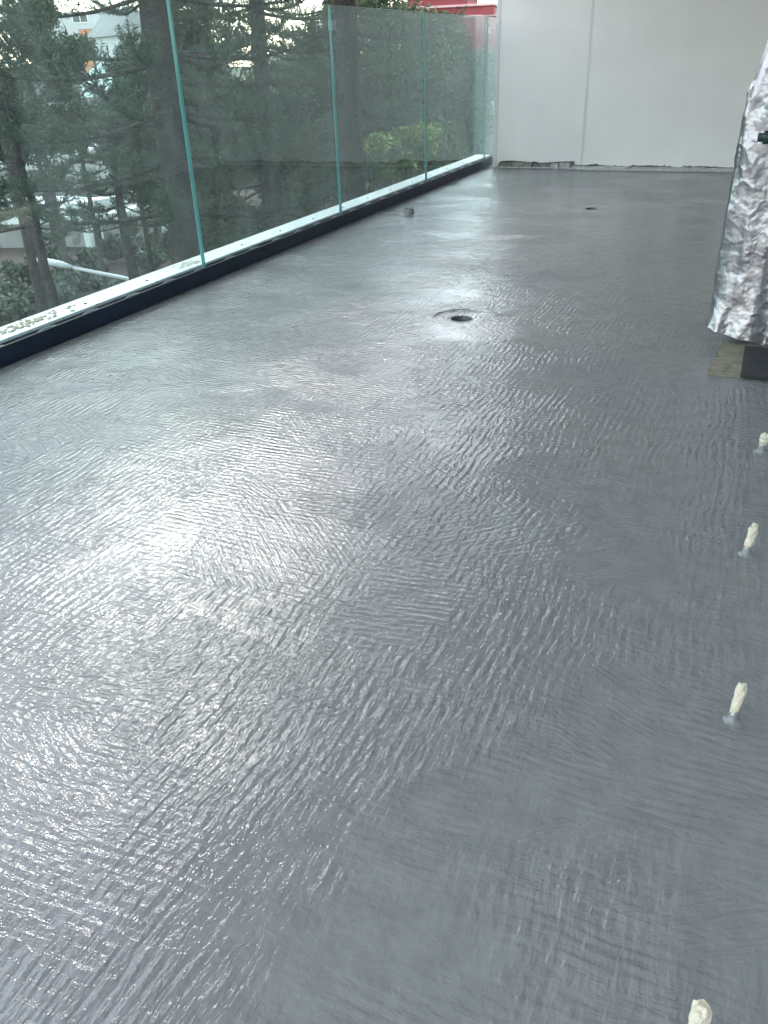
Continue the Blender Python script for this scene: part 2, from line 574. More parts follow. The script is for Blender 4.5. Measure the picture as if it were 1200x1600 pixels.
# stones exposed in the broken foot
xx = -3.69
k = 0
while xx < -2.47:
    ww = [0.20, 0.31, 0.27, 0.125, 0.16, 0.2, 0.2][k % 7]
    ww = min(ww, -2.468 - xx)
    hh = 0.072 + r2.uniform(-0.01, 0.006)
    bm = bmesh.new()
    box(bm, xx + 0.006 - ox, xx + ww - 0.004 - ox, 0.020 + r2.uniform(-.008, .012), 0.088, 0.001, hh, bevel=0.008)
    bmesh.ops.subdivide_edges(bm, edges=bm.edges[:], cuts=2, use_grid_fill=True)
    for v in bm.verts:
        v.co += Vector((r2.uniform(-.004, .004), r2.uniform(-.006, .006), r2.uniform(-.004, .004)))
        v.co.y = min(v.co.y, 0.0895); v.co.z = max(0.0005, v.co.z)
    obj('broken_block', bm, M_mortar if k in (3, 4) else M_rubble, ew)
    xx += ww
    k += 1
# loose plaster crumbs along the right foot
bm = bmesh.new()
for k in range(120):
    x = r2.uniform(-2.46, 0.1); s = r2.uniform(0.006, 0.018)
    vs = bmesh.ops.create_icosphere(bm, subdivisions=1, radius=s)['verts']
    for v in vs:
        v.co = Vector((v.co.x * r2.uniform(1, 2.2), v.co.y, v.co.z * .7)) * r2.uniform(.7, 1.1) + Vector((x - ox, 0.006 + r2.uniform(-.006, .004), 0.028 + r2.uniform(-.006, .01)))
tag(obj('plaster_crumbs', bm, M_mortar, ew), kind='stuff')
# unpainted mortar fillet: wedge between wall and floor
bm = bmesh.new()
nF = 120
top, bot, bk = [], [], []
for i in range(nF + 1):
    x = -3.69 + (0.60 + 3.69) * i / nF
    wdt = (0.03 if x < -2.75 else min(0.03 + (x + 2.75) * 0.30, 0.155)) + r2.uniform(-.004, .004)
    zt = (0.014 if x < -2.6 else 0.035) + r2.uniform(-.003, .003)
    top.append(bm.verts.new((x - ox, 0.018, zt))); bot.append(bm.verts.new((x - ox, -wdt, 0.0015)))
for i in range(nF):
    bm.faces.new((bot[i], bot[i + 1], top[i + 1], top[i]))
obj('mortar_fillet', bm, M_mortar, ew)

# ------------------------------------------------------------------ building beside and above
bm = bmesh.new()
box(bm, -3.75, 1.2, -2.2, 13.3, 3.605, 3.9)
box(bm, -3.70, 1.2, -2.2, 12.74, 3.30, 3.6)
tag(obj('slab_above', bm, M_soffit), kind='structure')
fa = thing('house_facade', (0.60, 5, 0), 'grey apartment wall with dark sliding doors on the right of the balcony', 'wall')
bm = bmesh.new()
box(bm, 0.0, 0.3, -7.2, -0.3, 0.0, 3.295)
box(bm, 0.0, 0.3, 3.6, 7.74, 0.0, 2.945)
box(bm, 0.0, 0.3, -0.3, 3.6, 2.35, 3.295)
obj('wall', bm, M_facade, fa)
for k in range(2):
    bm = bmesh.new(); y0 = -0.295 + k * 1.945
    box(bm, 0.10, 0.13, y0 + 0.05, y0 + 1.895, 0.07, 2.30)
    obj('door_pane', bm, M_dkglass, fa)
    bm = bmesh.new()
    box(bm, 0.08, 0.15, y0, y0 + 0.05, 0.02, 2.345); box(bm, 0.08, 0.15, y0 + 1.895, y0 + 1.945, 0.02, 2.345)
    box(bm, 0.08, 0.15, y0 + .05, y0 + 1.895, 2.30, 2.345); box(bm, 0.08, 0.15, y0 + .05, y0 + 1.895, 0.02, 0.07)
    obj('door_frame', bm, M_rubber, fa)

# ------------------------------------------------------------------ glass balustrade
GX = -3.905        # inner glass face
GT = 0.022
GTOP = 1.92
bal = thing('glass_balustrade', (GX, 5.0, 0), 'frameless glass balustrade in a dark navy floor channel along the left side', 'balustrade')
by = 5.0
chan_joints = [-2.2, 1.6, 5.1, 10.02, 13.3]
for a, b in zip(chan_joints, chan_joints[1:]):
    bm = bmesh.new()
    box(bm, -3.885 - GX, -3.865 - GX, a + .002 - by, b - .002 - by, 0.0, 0.108, bevel=0.0025)
    box(bm, -3.962 - GX, -3.945 - GX, a + .002 - by, b - .002 - by, 0.0, 0.108, bevel=0.0025)
    obj('channel_profile', bm, M_navy, bal)
    bm = bmesh.new()
    box(bm, -3.902 - GX, -3.887 - GX, a + .002 - by, b - .002 - by, 0.02, 0.100, bevel=0.002)
    box(bm, -3.8875 - GX, -3.8675 - GX, a + .004 - by, b - .004 - by, 0.1085, 0.1125, bevel=0.001)
    obj('gasket', bm, M_rubber, bal)
# bright silver strip just inside the glass
y = -1.9
k = 0
wedge_proto = None
while y < 13.1:
    if wedge_proto is None:
        bm = bmesh.new()
        box(bm, -0.0065, 0.0065, -0.07, 0.07, 0, 0.012, bevel=0.002)
        box(bm, -0.004, 0.004, -0.05, 0.03, 0.0125, 0.017)
        wedge_proto = obj('glazing_wedge', bm, M_wedge, bal)
        o = wedge_proto
    else:
        o = wedge_proto.copy(); C.objects.link(o); o.parent = bal
    o.location = (-3.8945 - GX, y - by, 0.1005)
    o.rotation_euler = (0, 0, rnd.uniform(-.02, .02))
    y += 0.40 + rnd.uniform(-.03, .03)
joints = [-1.86, 0.59, 3.04, 5.488, 7.938, 10.388, 12.84, 15.29]
for a, b in zip(joints, joints[1:]):
    bm = bmesh.new()
    x0, x1, z0, z1 = -GT, 0.0, 0.03, GTOP
    e = 0.0018
    # large faces + edges with arris
    def q(pts, mi):
        f = bm.faces.new([bm.verts.new(p) for p in pts]); f.material_index = mi
    ya, yb = a + .007 - by, b - .007 - by
    q([(x1, ya + e, z0), (x1, yb - e, z0), (x1, yb - e, z1 - e), (x1, ya + e, z1 - e)], 0)
    q([(x0, yb - e, z0), (x0, ya + e, z0), (x0, ya + e, z1 - e), (x0, yb - e, z1 - e)], 0)
    for (yy, sgn) in ((ya, 1), (yb, -1)):
        q([(x0 + e, yy, z0), (x1 - e, yy, z0), (x1 - e, yy, z1 - e), (x0 + e, yy, z1 - e)], 1)
        q([(x1 - e, yy, z0), (x1, yy + sgn * e, z0), (x1, yy + sgn * e, z1 - e), (x1 - e, yy, z1 - e)], 2)
        q([(x0 + e, yy, z0), (x0, yy + sgn * e, z0), (x0, yy + sgn * e, z1 - e), (x0 + e, yy, z1 - e)], 2)
    q([(x0, ya + e, z1), (x1, ya + e, z1), (x1, yb - e, z1), (x0, yb - e, z1)], 2)
    q([(x1, ya + e, z1 - e), (x1, yb - e, z1 - e), (x1, yb - e, z1), (x1, ya + e, z1)], 2)
    q([(x0, ya + e, z1 - e), (x0, yb - e, z1 - e), (x0, yb - e, z1), (x0, ya + e, z1)], 2)
    obj('glass_panel', bm, [M_glass, M_gedge, M_gedge_lt], bal)
# little joint clips near the top
for yj in (7.938, 12.84):
    bm = bmesh.new()
    box(bm, -GT - .006, -GT - .001, yj - .01 - by, yj + .075 - by, 1.72, 1.80, bevel=.001)
    box(bm, 0.001, 0.006, yj - .01 - by, yj + .075 - by, 1.72, 1.80, bevel=.001)
    obj('joint_clip', bm, M_gedge_lt, bal)

# white ledge outside the glass
bm = bmesh.new()
box(bm, -4.185, -3.964, -2.2, 13.3, -0.0035, 0.118, bevel=0.004)
led = obj('outer_ledge', bm, M_ledge); tag(led, kind='structure')
# screws in the ledge, gravel patches of spilt mortar
bm = bmesh.new()
for k in range(22):
    yy = -1 + k * 0.66
    bmesh.ops.create_cone(bm, cap_ends=True, segments=10, radius1=.011, radius2=.008, depth=.006, matrix=Matrix.Translation((-4.04 + rnd.uniform(-.01, .01), yy, .121)))
tag(obj('ledge_screw_heads', bm, M_rubber, led), kind='stuff')
spl = ['spilt tan mortar crumbs on the white ledge at the left edge of the photo', 'small heap of cream mortar on the white ledge beside the first glass joint']
for i, (yc, ln) in enumerate(((3.78, 0.34), (5.50, 0.13))):
    bm = bmesh.new()
    for k in range(90 if i == 0 else 40):
        s = rnd.uniform(.004, .013)
        vs = bmesh.ops.create_icosphere(bm, subdivisions=1, radius=s)['verts']
        off = Vector((-4.07 + rnd.gauss(0, .03), yc + rnd.gauss(0, ln / 2), .1185 + s * .3))
        off.x = min(max(off.x, -4.16), -3.99)
        for v in vs: v.co = Vector((v.co.x * 1.3, v.co.y * 1.5, v.co.z * .7)) * rnd.uniform(.8, 1.2) + off
    tag(obj('mortar_spill', bm, M_cream if i else mat('tan_mortar', (.42, .36, .26), .9)), spl[i], 'mortar', kind='stuff')

# ------------------------------------------------------------------ foil wrapped pipe, boards, stubs
fo = thing('foil_wrapped_column', (0.0, 5.1, 0.10), 'crumpled silver foil wrapped round a pipe column at the right edge', 'wrapped pipe')
r4 = np.random.default_rng(5)
NS, NZ = 72, 200
Ht = 2.9
grid = []
from mathutils import noise as mn
for iz in range(NZ + 1):
    z = Ht * iz / NZ
    for s in range(NS):
        t = 2 * math.pi * s / NS
        q1 = min(1, max(0, (z - 1.05) / 0.6)); shx = 0.085 * q1 * q1 * (3 - 2 * q1)
        hw = 0.150 + 0.018 * math.exp(-((z - .6) / .45) ** 2) + 0.020 * math.exp(-z / 0.10)
        hd = 0.120 + 0.030 * math.exp(-z / 0.15)
        c_, s_ = math.cos(t), math.sin(t)
        ex = 0.6
        x = hw * math.copysign(abs(c_) ** ex, c_)
        y = hd * math.copysign(abs(s_) ** ex, s_)
        # long vertical folds, broken by slanting creases
        fold = abs(mn.noise(Vector((x * 11, y * 11, z * 1.1)))) ** 0.7
        crs = 1 - abs(mn.noise(Vector((x * 7 + 3, y * 7, z * 2.0 + x * 9)))) * 2
        crs = max(0, crs) ** 4
        sm = mn.noise(Vector((x * 20, y * 20, z * 6)))
        low = math.exp(-z / 0.14)
        r_ = 1 - 0.17 * fold + 0.06 * crs + (0.012 + 0.03 * low) * sm
        zb = z + (1 - min(1, iz / 14)) * (-0.060 - 0.26 * x + 0.012 * mn.noise(Vector((t * 3, 0, 0))))
        zb = max(zb, -0.094)
        grid.append((x * r_ * (1 + (0.55 * math.exp(-z / 0.35) if x > 0 else 0)) - 0.018 + shx, y * r_, zb))
V = np.array(grid)
idx = np.arange((NZ + 1) * NS).reshape(NZ + 1, NS)
Fq = np.stack([idx[:-1], np.roll(idx[:-1], -1, 1), np.roll(idx[1:], -1, 1), idx[1:]], -1).reshape(-1, 4)
link('foil_wrap', np_mesh('foil_wrap', V, Fq), M_foil, fo, True)
bm = bmesh.new()
tube(bm, [(-0.0, 0.02, -0.098), (-0.0, 0.02, 2.8)], 0.05, 16)
obj('pipe', bm, M_pipe, fo, True)
vv = thing('tap_handle', (-0.035, 4.955, 1.08), 'dark green tap handle sticking out beside the silver foil', 'tap')
bm = bmesh.new()
tube(bm, [(-0.045, -0.045, 0), (-0.02, -0.045, 0), (-0.018, -0.045, 0), (0.05, -0.045, 0)], [0.021, 0.021, 0.032, 0.032], 14)
obj('handle', bm, M_valve, vv, True)
bm = bmesh.new()
tube(bm, [(0.012, -0.012, 0), (0.012, 0.06, 0)], 0.012, 10)
obj('stem', bm, M_valve, vv, True)

bm = bmesh.new()
pts = []
out = [(-0.118, 4.40), (0.035, 4.42), (0.30, 4.44), (0.30, 4.98), (-0.09, 4.98), (-0.10, 4.72), (-0.125, 4.55)]
out = [Vector((a, b, 0)) for a, b in out]
top = []
for i, a in enumerate(out):
    b = out[(i + 1) % len(out)]
    for k in range(5):
        q_ = a.lerp(b, k / 5)
        top.append((q_.x + rnd.uniform(-.004, .004), q_.y + rnd.uniform(-.006, .006)))
vt = [bm.verts.new((x, y, 0.006)) for x, y in top]; vb = [bm.verts.new((x, y, 0.0008)) for x, y in top]
bm.faces.new(vt)
for i in range(len(top)):
    j = (i + 1) % len(top)
    bm.faces.new((vb[i], vb[j], vt[j], vt[i]))
bmesh.ops.recalc_face_normals(bm, faces=bm.faces[:])
tag(obj('screed_offcut', bm, M_board), 'beige unpainted patch of board on the floor under the silver foil', 'board')
bm = bmesh.new()
box(bm, 0.035, 0.42, 4.40, 4.90, 0.008, 0.022, bevel=0.002)
bmesh.ops.subdivide_edges(bm, edges=bm.edges[:], cuts=3, use_grid_fill=True)
for v in bm.verts:
    v.co.x += rnd.uniform(-.0015, .0015); v.co.y += rnd.uniform(-.003, .003)
    if v.co.z > .012: v.co.z += rnd.uniform(-.0008, .0008)
sl_ = obj('slate_sheet', bm, M_slate)
tag(sl_, 'dark grey sheet lying on the beige board below the silver foil', 'sheet')

stubs = [((0.158, 3.50), 0.085, 0.020, (0.005, -0.01), 'short cream tipped stub, farthest of the row beside the right edge'),
         ((0.135, 2.63), 0.105, 0.016, (0.012, 0.02), 'cream tipped stub second from the far end of the row on the right'),
         ((0.138, 1.785), 0.108, 0.014, (0.008, 0.015), 'tall cream speckled stub standing alone in the right foreground'),
         ((0.119, 0.925), 0.110, 0.017, (0.004, 0.01), 'nearest cream stub, cut off by the bottom edge of the photo')]
for (sx, sy), hh, rr_, (lx, ly), lab in stubs:
    t = thing('anchor_stub', (sx, sy, 0), lab, 'stub', 'cream stubs standing in the floor coating')
    q = random.Random(int(sy * 100))
    bm = bmesh.new()
    n1 = 9
    base_h = 0.038
    pts = [(lx * f, ly * f, base_h * .6 + (hh - base_h * .6) * f) for f in [i / n1 for i in range(n1 + 1)]]
    rad = [rr_ * (0.62 + 0.42 * (i / n1)) * q.uniform(.9, 1.1) for i in range(n1)] + [rr_ * .6]
    tube(bm, pts, rad, 12, jitter=.12, rr=q)
    for v in bm.verts:
        if v.co.z > hh - .012: v.co.z += q.uniform(-.007, .007)
    obj('tip', bm, M_cream, t)
    bm = bmesh.new()
    prof = [(rr_ * 1.7, 0.0005), (rr_ * 1.25, 0.003), (rr_ * .95, 0.010), (rr_ * .84, 0.022), (rr_ * .80, 0.034), (rr_ * .5, 0.036)]
    seg = 20
    rings = []
    for r_, z in prof:
        rings.append([bm.verts.new((math.cos(2 * math.pi * k / seg) * r_ * q.uniform(.93, 1.07) + lx * z * 6, math.sin(2 * math.pi * k / seg) * r_ * q.uniform(.93, 1.07) + ly * z * 6, z)) for k in range(seg)])
    for a, b in zip(rings, rings[1:]):
        for k in range(seg): bm.faces.new((a[k], a[(k + 1) % seg], b[(k + 1) % seg], b[k]))
    bm.faces.new(rings[-1])
    obj('coated_base', bm, M_coat, t, True)

# pipe stub by the channel, with its flattened flange
t = thing('pipe_stub', (-3.47, 8.68, 0), 'short grey pipe stub standing in the floor near the glass channel', 'pipe')
bm = bmesh.new()
seg = 28
prof = [(0.10, .0008), (0.062, .004), (0.056, .010), (0.055, .062), (0.053, .064), (0.049, .064), (0.047, .060), (0.047, .004)]
rings = [[bm.verts.new((math.cos(2 * math.pi * k / seg) * r_, math.sin(2 * math.pi * k / seg) * r_, z)) for k in range(seg)] for r_, z in prof]
for a, b in zip(rings, rings[1:]):
    for k in range(seg): bm.faces.new((a[k], a[(k + 1) % seg], b[(k + 1) % seg], b[k]))
obj('pipe_wall', bm, M_coat, t, True)
bm = bmesh.new()
bmesh.ops.create_circle(bm, cap_ends=True, segments=seg, radius=.0475)
bmesh.ops.translate(bm, verts=bm.verts, vec=(0, 0, .02))
obj('pipe_inside', bm, M_hole, t)

# thin cord-like ridge in the coating leading to the pipe stub
bm = bmesh.new()
tube(bm, [(-3.86, 8.62, .003), (-3.80, 8.66, .004), (-3.7, 8.60, .004), (-3.62, 8.63, .003), (-3.55, 8.62, .003)], [.004, .005, .004, .005, .003], 6)
tag(obj('coated_cord', bm, M_coat), 'thin grey cord under the coating between the channel and the pipe stub', 'cord')

# ================================================================== OUTSIDE
GZ = -7.0
M_grass = mat('verge_grass', (0.045, 0.065, 0.03), 0.9, 0.2, noise=(0.6, 0.4), bump=(8, 0.2))
M_road = mat('asphalt', (0.06, 0.062, 0.065), 0.85, 0.3, noise=(1.5, 0.15))
M_path = mat('concrete_path', (0.30, 0.29, 0.27), 0.85, 0.3, noise=(1.0, 0.12))
M_mulch = mat('red_brown_mulch', (0.075, 0.056, 0.045), 0.95, 0.2, noise=(2.5, 0.35), bump=(12, 0.1))
M_bark = mat('pine_bark', (0.060, 0.052, 0.048), 0.95, 0.2, noise=(9, 0.4), bump=(26, 0.05))
M_needle = mat('pine_needles', (0.050, 0.085, 0.050), 0.6, 0.3, noise=(0.9, 0.35))
M_needle2 = mat('pine_needles_olive', (0.062, 0.090, 0.045), 0.6, 0.3, noise=(0.9, 0.35))
M_leafs = [mat('leaf_dark', (0.040, 0.070, 0.035), 0.6, 0.3, noise=(0.7, 0.35)),
           mat('leaf_mid', (0.060, 0.100, 0.040), 0.6, 0.3, noise=(0.7, 0.35)),
           mat('leaf_lime', (0.16, 0.22, 0.05), 0.6, 0.3, noise=(1.2, 0.3)),
           mat('leaf_grey', (0.075, 0.095, 0.065), 0.7, 0.3, noise=(0.7, 0.3))]


def sheet(name, x0, x1, y0, y1, z, m):
    bm = bmesh.new()
    bm.faces.new([bm.verts.new(p) for p in ((x0, y0, z), (x1, y0, z), (x1, y1, z), (x0, y1, z))])
    return tag(obj(name, bm, m), kind='structure')


sheet('ground', -1500, 1500, -1500, 1500, GZ, M_grass)
sheet('road', -21.5, -14.5, -200, 300, GZ + .004, M_road)
bm = bmesh.new()
box(bm, -24.5, -21.5, -200, 300, GZ + .002, GZ + .13)
tag(obj('far_pavement', bm, M_path), kind='structure')
bm = bmesh.new()
box(bm, -14.5, -11.5, -200, 300, GZ + .002, GZ + .13)
tag(obj('near_pavement', bm, M_path), kind='structure')
sheet('garden_bed', -42, -24.6, 20, 70, GZ + .008, M_mulch)


# ---- pine trees: numpy-built needle tufts
def twig_proto(rg, L_=0.34, nn=20):
    """a twig with needles: triangles (n,3,3)"""
    tris = []
    up = np.array([0, 0, 1.0])
    for i in range(nn):
        f = (i + 0.5) / nn
        base = np.array([L_ * f, 0, 0.10 * f * f])
        a = rg.uniform(0, 2 * math.pi)
        d = np.array([0.55, math.cos(a) * 0.8, math.sin(a) * 0.8 + 0.25])
        d /= np.linalg.norm(d)
        ln = rg.uniform(0.055, 0.10)
        side = np.cross(d, [rg.normal(), rg.normal(), rg.normal()]); side /= np.linalg.norm(side)
        wd = 0.009
        tris.append([base - side * wd, base + side * wd, base + d * ln])
    # stem, two thin blades
    for s in ((0, 0.006, 0), (0, 0, 0.006)):
        s = np.array(s)
        tris.append([-s, s, np.array([L_, 0, .10])])
    return np.array(tris)


def branch_proto(rg, L_, nt_):
    T = []
    for i in range(nt_):
        f = 0.28 + 0.72 * (i / (nt_ - 1)) ** 0.9
        side = 1 if i % 2 else -1
        a = side * rg.uniform(0.5, 1.15) if i < nt_ - 2 else rg.uniform(-.2, .2)
        el = rg.uniform(-0.15, 0.75)
        tw = twig_proto(rg, rg.uniform(0.22, 0.42) * (1.25 - 0.5 * f), 24)
        ca, sa, ce, se = math.cos(a), math.sin(a), math.cos(el), math.sin(el)
        Rm = np.array([[ca, -sa, 0], [sa, ca, 0], [0, 0, 1]]) @ np.array([[ce, 0, -se], [0, 1, 0], [se, 0, ce]])
        x = L_ * f
        z = -0.10 * L_ * math.sin(f * math.pi * .8) + 0.10 * L_ * f ** 3
        T.append(tw @ Rm.T + np.array([x, rg.uniform(-.03, .03), z]))
    return np.concatenate(T), L_


protos = [branch_proto(np.random.default_rng(40 + i), 2.6, 46) for i in range(5)]


def pine(x, y, r0, ztop, zlo, zhi, step, label, maxlen=2.8, m=None, dens=5, lean=(0, 0)):
    rg = np.random.default_rng(int(abs(x * 100 + y * 37)))
    t = thing('pine_tree', (x, y, GZ), label, 'tree', 'pine trees beyond the glass')
    bm = bmesh.new()
    pr_ = random.Random(int(abs(x) * 10))
    zs = [0 + (ztop - GZ) * i / 26 for i in range(27)]
    pts = [(lean[0] * z / 15 + pr_.uniform(-.02, .02), lean[1] * z / 15 + pr_.uniform(-.02, .02), z) for z in zs]
    tube(bm, pts, [r0 * (1.18 - 0.9 * (z / (ztop - GZ)) ** 1.6) for z in zs], 14, jitter=.07, rr=pr_)
    limbs = []
    T = []
    z = zlo
    while z < zhi:
        n_ = dens + pr_.choice((-1, 0, 0, 1))
        a0 = pr_.uniform(0, 6.28)
        hf = (z - GZ) / (ztop - GZ)
        for k in range(n_):
            a = a0 + k * 2 * math.pi / n_ + pr_.uniform(-.25, .25)
            sc = (0.45 + 0.65 * (1 - max(0, (hf - .35) / .65))) * maxlen / 2.8 * pr_.uniform(.7, 1.08)
            tr_, L0 = protos[pr_.randrange(5)]
            tilt = pr_.uniform(-.12, .18) + 0.25 * max(0, hf - .6)
            ca, sa, ct, st = math.cos(a), math.sin(a), math.cos(tilt), math.sin(tilt)
            Rm = np.array([[ca, -sa, 0], [sa, ca, 0], [0, 0, 1]]) @ np.array([[ct, 0, -st], [0, 1, 0], [st, 0, ct]])
            zz = z - GZ + pr_.uniform(-.08, .08)
            bx_, by_ = lean[0] * zz / 15, lean[1] * zz / 15
            P = (tr_ * sc) @ Rm.T + np.array([bx_, by_, zz])
            keep = (P[:, :, 0].max(1) + x) < -4.32
            T.append(P[keep])
            # limb
            lp, lr = [], []
            for i in range(7):
                f = i / 6
                q_ = Rm @ (np.array([L0 * f, 0, -0.10 * L0 * math.sin(f * math.pi * .8) + 0.10 * L0 * f ** 3]) * sc) + np.array([bx_, by_, zz])
                if q_[0] + x > -4.4: break
                lp.append(q_); lr.append(max(.006, 0.034 * sc * (1 - .85 * f)))
            if len(lp) > 2: tube(bm, lp, lr, 5)
        z += step * pr_.uniform(.8, 1.25)
    obj('trunk', bm, M_bark, t, True)
    T = np.concatenate(T)
    me = np_mesh('crown', T.reshape(-1, 3), np.arange(len(T) * 3).reshape(-1, 3))
    link('crown', me, m or M_needle, t)
    return t


pine(-6.54, 8.86, 0.205, 9.0, -0.1, 6.2, 0.55, 'large pine trunk directly left of the first glass joint')
pine(-5.56, 11.75, 0.185, 8.5, 0.9, 6.0, 0.75, 'thick bare pine trunk just right of the second glass joint', maxlen=2.4)
pine(-8.15, 13.8, 0.15, 9.0, -4.5, 6.5, 0.55, 'slim pine in the middle of the second glass panel', m=M_needle2)
pine(-9.95, 9.85, 0.105, 1.4, -0.6, 1.1, 0.36, 'short pine with a stubby trunk behind the first panel at far left', maxlen=2.2)
pine(-9.2, 18.6, 0.16, 8.5, -5.5, 6.0, 0.55, 'dark pine behind the third glass panel', m=M_needle2)


pine(-9.6, 11.4, 0.13, 0.9, -0.75, 0.7, 0.22, 'young pine with its tip below the far roofs, left of the large trunk', maxlen=2.0, m=M_needle2)
pine(-13.9, 11.6, 0.15, 9.0, -0.7, 7.6, 0.36, 'tall dense pine at the top left corner, raised to screen the sky from the floor', maxlen=2.8, dens=6)  # height and density chosen to cut the sky reflected in the floor
pine(-9.9, 6.1, 0.2, 9.5, 0.2, 7.0, 0.5, 'pine standing left of the photo, its branches reaching into the left edge', maxlen=3.0)

# ---- broadleaf trees
def leaf_cloud(rg, n_, rad, squash=.75, lobes=9, leaf=.11):
    cen = rg.normal(size=(lobes, 3)); cen /= np.linalg.norm(cen, axis=1)[:, None]
    cen *= rg.uniform(.35, .75, (lobes, 1)) * rad
    cr = rg.uniform(.28, .5, lobes) * rad
    k = rg.integers(0, lobes, n_)
    d = rg.normal(size=(n_, 3)); d /= np.linalg.norm(d, axis=1)[:, None]
    P = cen[k] + d * (cr[k] * rg.uniform(.55, 1.08, n_))[:, None]
    P[:, 2] *= squash
    a = rg.normal(size=(n_, 3)); a /= np.linalg.norm(a, axis=1)[:, None]
    b = np.cross(a, rg.normal(size=(n_, 3))); b /= np.linalg.norm(b, axis=1)[:, None]
    s = (leaf * rg.uniform(.6, 1.2, n_))[:, None]
    Q = np.stack([P - a * s, P + b * s * .5, P + a * s, P - b * s * .5], 1)
    return Q


def broadleaf(p, rad, label, mi=0, n_=9000, h=None, leaf=.11, name='leafy_tree', group='leafy trees behind the pines', cat='tree'):
    rg = np.random.default_rng(int(abs(p[0] * 31 + p[1] * 17)))
    t = thing(name, (p[0], p[1], GZ), label, cat, group)
    zc = p[2] - GZ
    Q = leaf_cloud(rg, n_, rad, leaf=leaf) + np.array([0, 0, zc])
    link('crown', np_mesh('crown', Q.reshape(-1, 3), np.arange(n_ * 4).reshape(-1, 4)), M_leafs[mi], t)
    bm = bmesh.new()
    pr_ = random.Random(int(rad * 100))
    if name != 'shrub':
        tube(bm, [(0, 0, 0), (.05, .03, zc * .4), (0, .05, zc)], [.055 * rad + .04, .045 * rad + .03, .03 * rad + .01], 8)
        for k in range(6):
            a = k * 1.05 + pr_.random()
            tube(bm, [(0, .03, zc - rad * .9 + k * .1), (math.cos(a) * rad * .4, math.sin(a) * rad * .4, zc - rad * .3), (math.cos(a) * rad * .7, math.sin(a) * rad * .7, zc + pr_.uniform(-.3, .5) * rad)], [.08, .05, .02], 5)
    else:
        for k in range(5):
            a = k * 1.25
            tube(bm, [(0, 0, 0), (math.cos(a) * rad * .4, math.sin(a) * rad * .4, zc)], [.04, .015], 5)
    obj('trunk' if name != 'shrub' else 'stem', bm, M_bark, t)
    return t


for (px, py, d, rad, mi, lab) in [
    (330, 120, 26, 2.6, 3, 'grey green leafy tree behind the second panel near the first joint'),
    (300, 250, 24, 2.4, 0, 'low dark leafy tree low in the second panel beside the first joint'),
    (470, 210, 27, 2.6, 1, 'leafy tree below the far grey building in the second panel'),
    (420, 330, 22, 2.0, 0, 'low bushy tree at the foot of the second panel'),
    (600, 110, 24, 2.6, 1, 'broad green tree filling the top of the third panel'),
    (590, 200, 21, 1.7, 0, 'dark green tree low behind the third panel'),
    (690, 135, 26, 2.3, 3, 'pale hazy green tree behind the fourth panel'),
    (700, 230, 22, 1.6, 1, 'low green tree at the foot of the fourth panel'),
    (640, 95, 34, 2.2, 0, 'dark tree reaching up beside the red building'),
    (570, 25, 36, 2.4, 0, 'dark tree poking above the glass near the bare pine trunk'),
    (25, 45, 40, 2.2, 0, 'dark leafy tree in the top left corner'),
    (10, 205, 30, 1.6, 0, 'dark leafy tree at the left edge below the far roofs'),
    (210, 165, 60, 2.4, 3, 'grey green tree left of the large pine trunk'),
    (95, 90, 33, 1.1, 0, 'small dark tree crown between the white and the pale green roofs'),
    (40, 165, 42, 2.3, 3, 'hazy grey green tree left of the pale green roof'),
    (205, 120, 45, 1.7, 0, 'dark tree crown beside the large trunk, right of the pale green roof'),
    (115, 190, 42, 1.7, 0, 'dark tree crown just above the ribbed roof'),
    (200, 215, 19, 0.9, 3, 'grey green tree crown above the stained house wall'),
    (300, 60, 22, 1.5, 0, 'dark tree crown right of the first glass joint near the top'),
    (735, 110, 30, 1.3, 1, 'green tree close to the white end wall'),
]:
    broadleaf(at(px, py, d), rad, lab, mi, n_=int(7500 * rad), leaf=.065)
for (p_, rad, lab) in (((-17.8, 17.2, 5.4), 2.6, 'high leafy crown added above the far roofs at top left to screen the sky from the floor'),  # both crowns added to dim the sky reflected in the floor
                       ((-20.5, 15.0, 5.0), 3.0, 'unseen high leafy crown added beyond the left edge to screen the sky from the floor')):
    broadleaf(p_, rad, lab, 0, n_=int(6000 * rad), leaf=.08)
for i, (px, py, d, rad, mi, lab) in enumerate([
    (585, 238, 17, .65, 2, 'lime green shrub at left of the pair behind the third panel'),
    (640, 240, 18, .75, 2, 'lime green shrub nearest the third glass joint'),
    (620, 265, 17, .45, 2, 'small lime shrub below the pair'),
]):
    broadleaf(at(px, py, d), rad, lab, mi, n_=2200, leaf=.07, name='shrub', group='lime green shrubs', cat='shrub')
# hedge and ground cover
gc = np.concatenate([leaf_cloud(np.random.default_rng(90 + i), 1500, rnd.uniform(.9, 1.5), leaf=.14) + np.array([rnd.uniform(-30, -22.5), 17 + i * 0.9, GZ + rnd.uniform(.2, .8)]) for i in range(26)])
o = link('ground_cover', np_mesh('ground_cover', gc.reshape(-1, 3), np.arange(len(gc) * 4).reshape(-1, 4)), M_leafs[3])
tag(o, 'low grey green ground cover along the far pavement', 'ground cover', kind='stuff')

